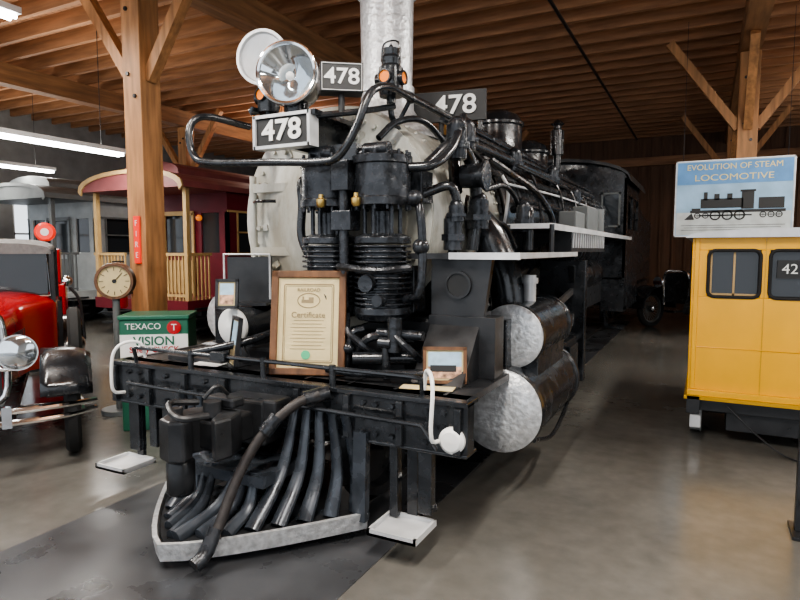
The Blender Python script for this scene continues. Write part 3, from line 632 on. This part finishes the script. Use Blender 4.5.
for k in range(12):
    a=k*math.pi/6; g.beam((math.cos(a)*.1,-.048,1.3+math.sin(a)*.1),(math.cos(a)*.135,-.048,1.3+math.sin(a)*.135),.01,.004)
g.beam((0,-.05,1.3),(.07,-.05,1.38),.01,.004); g.cyl((0,-.046,1.3),(0,-.055,1.3),.02); g.done()
E=empty('fire_extinguisher',(-5.86,4.58,0))
g=G('cylinder',RED,E); g.lathe((0,0,0),(0,0,1),[(.95,0),(.95,.06),(.97,.075),(1.33,.075),(1.38,.05),(1.41,.02),(1.41,0)],20); g.done()
g=G('valve',BLKM,E); g.cyl((0,0,1.41),(0,0,1.46),.02); g.box(.02,-.03,1.47,.03,.13,.02); g.tube([(0,-.03,1.44),(.08,-.06,1.35),(.09,-.05,1.1)],.012); g.bb(-.02,.02,.05,.15,1.1,1.25); g.done()
E=empty('post_sign',(-5.73,4.715,0))
G('sign_panel',REDS,E).bb(-.045,.045,0,.02,1.45,1.98).done()
for i,c in enumerate('FIRE'): text('sign_letter_%d'%i,c,.09,(0,-.003,1.9-i*.12),(H90,0,0),WHT,E,.001)
# gas pump
E=empty('gas_pump',(-7.9,5.05,0),math.radians(52))
g=G('pump_body',RED,E); g.bb(-.22,.22,-.18,.18,.08,1.15); g.bb(-.17,.17,-.14,.14,1.15,1.62); g.done(.03)
g=G('pump_trim',BLKM,E); g.bb(-.27,.27,-.22,.22,0,.08); g.cyl((0,0,1.6),(0,0,1.72),.06); g.tube([(.25,0,.8),(.4,-.1,.5),(.42,-.1,.4),(.38,-.1,.9),(.27,-.1,1.1)],.02); g.done()
G('pump_dial',WHT,E).cyl((0,-.14,1.42),(0,-.16,1.42),.11,seg=28).done()
g=G('pump_globe',REDS,E); g.lathe((0,.06,1.84),(0,-1,0),[(0,0),(0,.10),(.03,.125),(.09,.125),(.12,.10),(.12,0)],28); g.done()
g=G('globe_disc',WHT,E); g.lathe((0,-.06,1.84),(0,-1,0),[(0,.05),(.005,.05),(.005,0)],24); g.done()
# ================================================================ coaches
def coach(name,X,Y,LEN,body,roof,trim,hw=1.2,zf=.72,ez=2.68,tz=3.2,rail=True):
    E=empty(name,(X,Y,0))
    b=G('coach_body',body,E); b.bb(-hw,hw,1.0,LEN,zf,1.55); b.bb(-hw,hw,1.0,LEN,2.3,ez)
    b.bb(-hw,hw,0,LEN+.9,zf-.2,zf)
    y=1.0
    while y<LEN:
        for sx in(-1,1): b.bb(sx*hw-.03*(sx>0)*2,sx*hw+.06*(sx<0),y,y+.25,1.55,2.3)
        y+=1.0
    for x0,x1 in((-hw,-hw+.2),(-.55,-.4),(.4,.55),(hw-.2,hw)): b.bb(x0,x1,1.0,1.06,1.55,2.3)
    b.bb(-.4,-.36,.97,1.0,zf,2.3); b.bb(.36,.4,.97,1.0,zf,2.3); b.done()
    g=G('coach_glass',DGL,E); g.bb(-hw+.04,hw-.04,1.04,1.05,1.55,2.3); g.bb(-hw+.05,-hw+.06,1.0,LEN,1.55,2.3); g.bb(hw-.06,hw-.05,1.0,LEN,1.55,2.3); g.bb(-.33,.33,.97,.99,1.5,2.2); g.done()
    g=G('coach_trim',trim,E)
    for s_ in(-1,1):
        g.bb(s_*hw-.02,s_*hw+.02,1.0,LEN,1.5,1.55); g.bb(s_*hw-.02,s_*hw+.02,1.0,LEN,2.3,2.34)
        y=1.25
        while y<LEN-1: 
            g.bb(s_*hw-.015,s_*hw+.015,y,y+.04,1.55,2.3); g.bb(s_*hw-.015,s_*hw+.015,y+.71,y+.75,1.55,2.3); g.bb(s_*hw-.015,s_*hw+.015,y,y+.75,1.92,1.95); y+=1.0
        g.bb(s_*.38-.03,s_*.38+.03,.94,.97,zf,2.3)
    g.bb(-.4,.4,.94,.97,2.26,2.34); g.bb(-.34,.34,.95,.975,zf+.05,1.4)
    if rail:
        for xs in((-hw+.05,-.4),(.4,hw-.05)):
            g.bb(xs[0],xs[1],.04,.09,1.5,1.55); g.bb(xs[0],xs[1],.04,.09,zf+.06,zf+.11)
            x=xs[0]
            while x<xs[1]: g.bb(x,x+.025,.055,.08,zf,1.52); x+=.09
        for s_ in(-1,1):
            y=.08
            g.bb(s_*hw-.05,s_*hw,.04,.6,1.5,1.55)
            while y<.6: g.bb(s_*hw-.04,s_*hw-.015,y,y+.025,zf,1.52); y+=.09
            g.bb(s_*(hw-.05)-.04,s_*(hw-.05)+.04,.03,.11,zf,ez)
    g.done()
    r=G('coach_roof',roof,E)
    base=[(-(hw+.12)*math.cos(t*math.pi/14),ez-.02+.34*abs(math.sin(t*math.pi/14))**.8) for t in range(15)]
    r.prism(base,'y',-.15,LEN+.9)
    pts=[(-(hw-.45)*math.cos(t*math.pi/14),ez+.25+(tz-ez-.25)*abs(math.sin(t*math.pi/14))**.6) for t in range(15)]
    r.prism(pts,'y',.3,LEN+.4); r.done()
    r=G('coach_fascia',trim,E); pts2=[(x*1.005,z+.01) for x,z in base]
    r.prism(pts2+[(x*.95,z-.07) for x,z in pts2][::-1],'y',-.18,-.14); r.done()
    g=G('coach_running_gear',BLKM,E)
    for yc in(1.6,LEN-1.0):
        for dy in(-.5,.5):
            for s_ in(-1,1): g.cyl((s_*.45,yc+dy,.38),(s_*.55,yc+dy,.38),.38,seg=28)
        g.bb(-.7,.7,yc-.8,yc+.8,.3,.5)
    for s_ in(-1,1):
        for k in range(3): g.bb(s_*(hw-.1)-.15,s_*(hw-.1)+.15,.15,.75,.2+.18*k,.23+.18*k)
    g.done()
    return E
ce=coach('railway_coach',-9.1,7.5,9,MAR,MARR,CRM)
g=G('platform_lanterns',AMB,ce)
for s_ in(-1,1): g.sph((s_*.6,.9,2.2),.06)
g.done()
coach('railway_coach',-13.2,7.8,8,LGREY,GREY,GREY)
# ================================================================ vintage car
C=empty('vintage_car',(-4.74,2.35,.004),math.radians(56))
def loft(g,secs):
    n=len(secs[0]); vs=[v for s_ in secs for v in s_]; fs=[]
    for j in range(len(secs)-1):
        for i in range(n): k=(i+1)%n; fs.append((j*n+i,j*n+k,(j+1)*n+k,(j+1)*n+i))
    g.add(vs,fs,True); g.add(secs[0],[tuple(range(n))]); g.add(secs[-1],[tuple(range(n))[::-1]])
def sec(y,hw,z0,z1,cr=.25,n=14):
    P=[(-hw,y,z0)]
    for i in range(n+1):
        a=math.pi*i/n; c=math.cos(a);s_=math.sin(a)
        P.append((-hw*math.copysign(abs(c)**.55,c),y,z1-cr+cr*abs(s_)**.75))
    P.append((hw,y,z0)); return P
g=G('car_body',RED,C)
loft(g,[sec(.03,.26,.55,1.12,.15),sec(.5,.31,.55,1.15,.17),sec(1.0,.38,.52,1.19,.2),sec(1.3,.56,.5,1.22,.2),sec(1.4,.6,.5,1.18,.1)])
loft(g,[sec(1.4,.6,.5,1.14,.06),sec(2.2,.64,.5,1.12,.06),sec(2.9,.62,.5,1.12,.1),sec(3.3,.5,.55,1.0,.2),sec(3.45,.35,.6,.85,.2)])
g.done()
g=G('car_louvers',BLKM,C)
for s_ in(-1,1):
    for k in range(9): g.box(s_*(.29+.008*k),.3+k*.07,.8,.02,.02,.25)
    g.bb(s_*.62-.01,s_*.645,1.5,1.51,.55,1.1); g.bb(s_*.62-.01,s_*.648,2.15,2.16,.55,1.1)
g.done()
g=G('car_fenders',BLK,C)
for s_ in(-1,1):
    for y0,fr in((.12,1),(2.85,0)):
        pr=[]
        for i in range(13):
            a=math.radians(160-i*(160-8)/12) if fr else math.radians(185-i*(185+5)/12)
            pr.append((y0+.46*math.cos(a),.40+.44*math.sin(a)))
        n=6;vs=[];fs=[]
        if fr: pr+= [(y0+.6,.42),(y0+.78,.34)]
        for (yy,zz) in pr:
            for k in range(n+1):
                u=k/n; xx=s_*(.5+.34*u); drop=.06*(2*u-1)**2 if u>.5 else 0
                dv=Vector((yy-y0,zz-.40)); L_=dv.length; dv=dv*((L_-drop)/L_)
                vs.append((xx,y0+dv.x,.40+dv.y))
        for j in range(len(pr)-1):
            for k in range(n): q=j*(n+1)+k; fs.append((q,q+1,q+n+2,q+n+1))
        g.add(vs,fs,True)
fo=g.done(); md=fo.modifiers.new('thick','SOLIDIFY'); md.thickness=.012
g=G('car_running_boards',BLK,C)
for s_ in(-1,1):
    g.bb(s_*.5,s_*.84,.85,2.42,.29,.34); g.bb(s_*.3-.04,s_*.3+.04,-.3,3.2,.38,.46)
g.cyl((-.7,.12,.38),(.7,.12,.38),.03); g.cyl((-.7,2.85,.38),(.7,2.85,.38),.03)
g.done()
g=G('car_bright_trim',CHR,C)
g.tube([(-.27,0,.52),(-.27,0,1.02),(-.2,0,1.13),(0,-.01,1.16),(.2,0,1.13),(.27,0,1.02),(.27,0,.52),(0,0,.5)],.028,10,closed=True)
g.cyl((0,0,1.16),(0,0,1.21),.035); g.sph((0,0,1.23),.03)
for s_ in(-1,1):
    g.lathe((s_*.36,-.02,.84),(0,-1,0),[(-.16,0),(-.14,.06),(-.06,.115),(.0,.135),(.02,.135),(.02,.12)],28)
g.tube([(-.82,-.16,.45),(-.6,-.3,.47),(0,-.36,.47),(.6,-.3,.47),(.86,-.14,.45)],.022,8); g.tube([(-.82,-.16,.39),(-.6,-.3,.39),(0,-.36,.39),(.6,-.3,.39),(.86,-.14,.39)],.022,8)
for s_ in(-1,1): g.bb(s_*.3-.03,s_*.3+.03,-.37,-.33,.36,.51)
g.cyl((-.36,-.02,.72),(.36,-.02,.72),.018)
g.tube([(-.56,1.36,1.16),(-.54,1.42,1.58),(.54,1.42,1.58),(.56,1.36,1.16)],.016,8,closed=True,smooth=False); g.sph((.7,1.35,1.3),.05)
g.done()
g=G('headlamp_lenses',GLS,C)
for s_ in(-1,1): g.lathe((s_*.36,-.04,.84),(0,-1,0),[(0,.125),(.012,.1),(.025,0)],28)
g.done()
g=G('radiator_core',BLKM,C); g.bb(-.25,.25,.0,.04,.52,1.1)
g.done()
g=G('radiator_slats',CHR,C)
for k in range(14): g.bb(-.235+k*.036,-.231+k*.036,-.008,0,.54,1.08)
g.done()
G('windscreen_glass',DGL,C).bb(-.54,.54,1.39,1.395,1.18,1.56).done()
g=G('car_top',TOPG,C); loft(g,[sec(1.38,.58,1.56,1.66,.08),sec(2.0,.6,1.58,1.71,.1),sec(2.7,.6,1.56,1.70,.1),sec(3.0,.56,1.45,1.6,.1)]); g.bb(-.56,.56,2.95,3.0,1.1,1.5); g.bb(-.6,-.57,2.6,3.0,1.1,1.6); g.bb(.57,.6,2.6,3.0,1.1,1.6); g.done()
g=G('side_pillars',BLKM,C)
for s_ in(-1,1): g.bb(s_*.58-.02,s_*.58+.02,1.38,1.42,1.1,1.6); g.bb(s_*.6-.02,s_*.6+.02,2.15,2.18,1.1,1.62)
g.done()
def wheel(g,gs,gh,x,y,z,s_,R=.38,ax=(1,0,0)):
    c=Vector((x,y,z)); A=Vector(ax)*s_
    g.lathe(c,A,[(-.05,R-.09),(-.055,R-.03),(-.03,R),(.03,R),(.055,R-.03),(.05,R-.09),(-.05,R-.09)],32)
    _,u,w=basis(A)
    gs.lathe(c,A,[(-.03,R-.09),(-.03,R-.12),(.03,R-.12),(.03,R-.09)],32)
    for k in range(24):
        a=k*math.pi/12; d=u*math.cos(a)+w*math.sin(a); d2=u*math.cos(a+.4)+w*math.sin(a+.4)
        gs.cyl(c+A*.06+d2*.06,c+d*(R-.11),.006,seg=5)
    gh.lathe(c,A,[(-.06,.07),(.06,.07),(.08,.05),(.09,0)],20)
g=G('tyres',RUB,C);gs=G('wire_spokes',GREY,C);gh=G('hub_caps',CHR,C)
for s_ in(-1,1):
    for yy in(.12,2.85): wheel(g,gs,gh,s_*.70,yy,.38,s_)
wheel(g,gs,gh,.74,.95,.74,1,.34)
g.done();gs.done();gh.done()
# ================================================================ yellow speeder
Y0=5.5
E=empty('railway_speeder',(-.1,Y0,0))
g=G('speeder_body',YEL,E)
def wall_with_windows(g,x0,x1,z0,z1,wins,y0,y1):
    zs=(wins[0][2],wins[0][3]); g.bb(x0,x1,y0,y1,z0,zs[0]); g.bb(x0,x1,y0,y1,zs[1],z1); px=x0
    for w in wins: g.bb(px,w[0],y0,y1,zs[0],zs[1]); px=w[1]
    g.bb(px,x1,y0,y1,zs[0],zs[1])
W=1.42
wf=[(.12,.49,1.22,1.60),(.55,.94,1.22,1.60),(1.02,1.32,1.22,1.60)]
wall_with_windows(g,0,W,.42,1.70,wf,0,.04); wall_with_windows(g,0,W,.42,1.70,wf,2.06,2.1)
for x in(0,W-.04):
    g.bb(x,x+.04,.04,2.06,.42,1.2); g.bb(x,x+.04,.04,2.06,1.62,1.70); g.bb(x,x+.04,.04,.3,1.2,1.62); g.bb(x,x+.04,1.0,1.12,1.2,1.62); g.bb(x,x+.04,1.85,2.06,1.2,1.62)
g.bb(0,W,-.04,0,.40,.45); g.bb(-.005,W+.005,-.008,0,.80,.808); g.bb(.02,.055,-.012,0,.45,1.7)
g.done(.006)
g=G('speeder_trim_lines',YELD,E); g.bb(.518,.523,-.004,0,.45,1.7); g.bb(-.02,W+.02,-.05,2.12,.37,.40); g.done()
g=G('window_gaskets',RUB,E)
for w in wf: g.tube([(x,-.006,z) for x,z in rrect((w[0]+w[1])/2,(w[2]+w[3])/2,w[1]-w[0]-.005,w[3]-w[2]-.005,.05)],.013,8,closed=True,smooth=False)
for x in(-.004,W+.004):
    for a,b in((.3,1.0),(1.12,1.85)): g.tube([(x,yy,z) for yy,z in rrect((a+b)/2,1.41,b-a,.42,.05)],.014,8,closed=True,smooth=False)
g.done()
g=G('speeder_glass',DGL,E); g.bb(.05,W-.05,.03,.035,1.2,1.62); g.done()
g=G('speeder_inner_frames',CRM,E); g.bb(.12,.15,.02,.029,1.22,1.60); g.bb(.12,.49,.02,.029,1.22,1.25); g.bb(.3,.315,.02,.029,1.22,1.60); g.done()
g=G('speeder_roof',SILS,E)
pts=[(-.05,1.70)]+[(W/2-(W/2+.05)*math.cos(t*math.pi/10),1.71+.06*math.sin(t*math.pi/10)) for t in range(11)]+[(W+.05,1.70)]
g.prism(pts,'y',-.08,2.2); g.done()
g=G('number_card',BLKP,E); g.bb(.60,.77,.005,.028,1.38,1.52); g.done()
text('number_42','42',.11,(.685,.003,1.45),(H90,0,0),WHT,E,.001)
g=G('speeder_frame',BLKM,E); g.bb(.05,W-.05,.05,2.05,.26,.40); g.bb(.15,1.2,.6,1.5,.14,.3); g.bb(.3,1.1,.1,.5,.1,.28)
for yy in(.35,1.75): g.cyl((.02,yy,.21),(W-.02,yy,.21),.03)
g.bb(.0,.1,-.05,.1,.25,.40); g.tube([(.3,-.02,.33),(.5,-.08,.15),(.7,-.15,.02),(.9,-.3,.015),(1.1,-.6,.012),(1.0,-.9,.012)],.008,6); g.done(.01)
g=G('speeder_wheels',SILS,E)
for yy in(.35,1.75):
    for x,s_ in((.1,-1),(W-.1,1)): g.lathe((x,yy,.215),(s_,0,0),[(-.02,.05),(-.02,.21),(.0,.2),(.07,.2),(.07,.17),(.03,.15),(.03,.06),(.09,.05),(.09,0)],28)
g.bb(.03,.11,-.06,.0,.14,.24); g.done()
E=empty('barrier_stanchion',(.535,3.95,0))
g=G('stanchion_post',BLKM,E); g.bb(-.03,.03,-.03,.03,.02,.86); g.bb(-.05,.05,-.12,.12,0,.02); g.bb(-.03,.9,-.02,.02,.78,.82); g.bb(.86,.92,-.03,.03,.02,.86); g.bb(.78,1.0,-.12,.12,0,.02); g.done(.004)
# ================================================================ hanging banner
E=empty('locomotive_banner',(-.02,10.3,-.13)); x0,x1,z0,z1=-.44,1.12,1.93,3.08
G('banner_panel',SGNW,E).bb(x0,x1,-.02,.02,z0,z1).done()
g=G('banner_header',SGNB,E); g.bb(x0+.03,x1-.03,-.025,-.019,2.72,z1-.03); g.done()
g=G('banner_ground',SGNG,E); g.bb(x0+.03,x1-.03,-.0245,-.019,z0+.03,2.30); g.done()
g=G('banner_border',SILS,E)
for a in((x0,x1,z0,z0+.02),(x0,x1,z1-.02,z1),(x0,x0+.02,z0,z1),(x1-.02,x1,z0,z1)): g.bb(a[0],a[1],-.026,.022,a[2],a[3])
g.done()
xm=(x0+x1)/2
text('banner_title','EVOLUTION OF STEAM',.12,(xm,-.03,2.97),(H90,0,0),YTXT,E,.001); text('banner_subtitle','LOCOMOTIVE',.13,(xm,-.03,2.81),(H90,0,0),YTXT,E,.001,.0,1.25)
g=G('banner_drawing',BLKP,E)
for a in((-.08,.48,2.36,2.50),(.46,.62,2.34,2.60),(.68,1.00,2.34,2.50),(-.04,.01,2.48,2.60),(.10,.17,2.48,2.57),(.27,.34,2.48,2.57),(-.22,1.02,2.29,2.33),(.44,.64,2.59,2.62),(-.2,-.08,2.33,2.36)): g.bb(a[0],a[1],-.028,-.021,a[2],a[3])
for xx,r in((-.12,.045),(-.01,.045),(.12,.075),(.28,.075),(.44,.075),(.74,.045),(.84,.045),(.94,.045)):
    g.lathe((xx,-.024,2.25),(0,-1,0),[(0,r),(.004,r),(.004,r*.7),(0,r*.7)],20); g.beam((xx-r,-.026,2.25),(xx+r,-.026,2.25),.004,.01); g.beam((xx,-.026,2.25-r),(xx,-.026,2.25+r),.01,.004)
g.prism([(-.2,2.29),(-.3,2.19),(-.16,2.19)],'y',-.028,-.021); g.bb(-.1,.6,-.028,-.022,2.24,2.26)
for k in range(3): g.bb(-.34+.04*(k%2),1.02-.05*(k%2),-.026,-.02,2.10-.035*k,2.106-.035*k)
g.done()
g=G('banner_wires',BLKM,E); g.cyl((x0+.1,0,z1),(x0+.1,0,CZ-.1),.004,seg=6); g.cyl((x1-.1,0,z1),(x1-.1,0,CZ-.1),.004,seg=6); g.done()
# ================================================================ background black vintage cars
def oldcar(loc,rz,topm):
    C=empty('vintage_car',loc,rz)
    g=G('car_body',BLK,C); loft(g,[sec(0,.28,.55,1.15,.15),sec(1.0,.4,.5,1.2,.2),sec(1.4,.62,.5,1.2,.1),sec(3.2,.62,.5,1.2,.1),sec(3.5,.4,.6,1.0,.2)])
    for s_ in(-1,1):
        P=[(.12+.5*math.cos(math.radians(a)),.40+.46*math.sin(math.radians(a))) for a in range(0,181,15)]
        g.prism(P+[(.12+(p[0]-.12)*.94,.4+(p[1]-.4)*.94) for p in P][::-1],'x',s_*.45,s_*.85)
        g.bb(s_*.5,s_*.85,.6,3.0,.28,.32)
    g.done()
    g=G('car_top',topm,C); loft(g,[sec(1.3,.62,1.50,1.60,.08),sec(2.2,.65,1.52,1.68,.1),sec(3.2,.62,1.48,1.63,.1)]); g.done()
    g=G('car_posts',BLKM,C)
    for s_ in(-1,1):
        for yy in(1.4,3.1): g.bb(s_*.6-.02,s_*.6+.02,yy,yy+.04,1.1,1.55)
    g.done()
    g=G('tyres',RUB,C);gs=G('spokes',GREY,C);gh=G('car_bright_trim',CHR,C)
    for s_ in(-1,1):
        for yy in(.12,3.0): wheel(g,gs,gh,s_*.68,yy,.38,s_)
    g.done();gs.done()
    for s_ in(-1,1): gh.lathe((s_*.38,-.05,.95),(0,-1,0),[(-.1,0),(-.05,.09),(0,.12),(.02,.11),(.02,0)],20)
    gh.tube([(-.27,0,.5),(-.27,0,1.1),(0,0,1.18),(.27,0,1.1),(.27,0,.5)],.025,8); gh.done()
oldcar((-.50,13.0,.004),math.radians(-35),TOPG)
oldcar((1.6,15.0,.004),math.radians(10),TOPG)
# ================================================================ camera, world
cam=bpy.data.cameras.new('camera'); co=bpy.data.objects.new('camera',cam); COL.objects.link(co)
cam.sensor_width=36; cam.lens=27; cam.clip_end=200
co.location=(0,0,1.6); co.rotation_euler=(math.radians(90-4.76),0,math.radians(26.95)); S.camera=co
w=bpy.data.worlds.new('world'); S.world=w; w.use_nodes=True
bg=w.node_tree.nodes['Background']; bg.inputs[0].default_value=(.86,.92,1,1); bg.inputs[1].default_value=1.75
try: S.view_settings.look='AgX - Medium High Contrast'
except Exception as ex: print(ex)
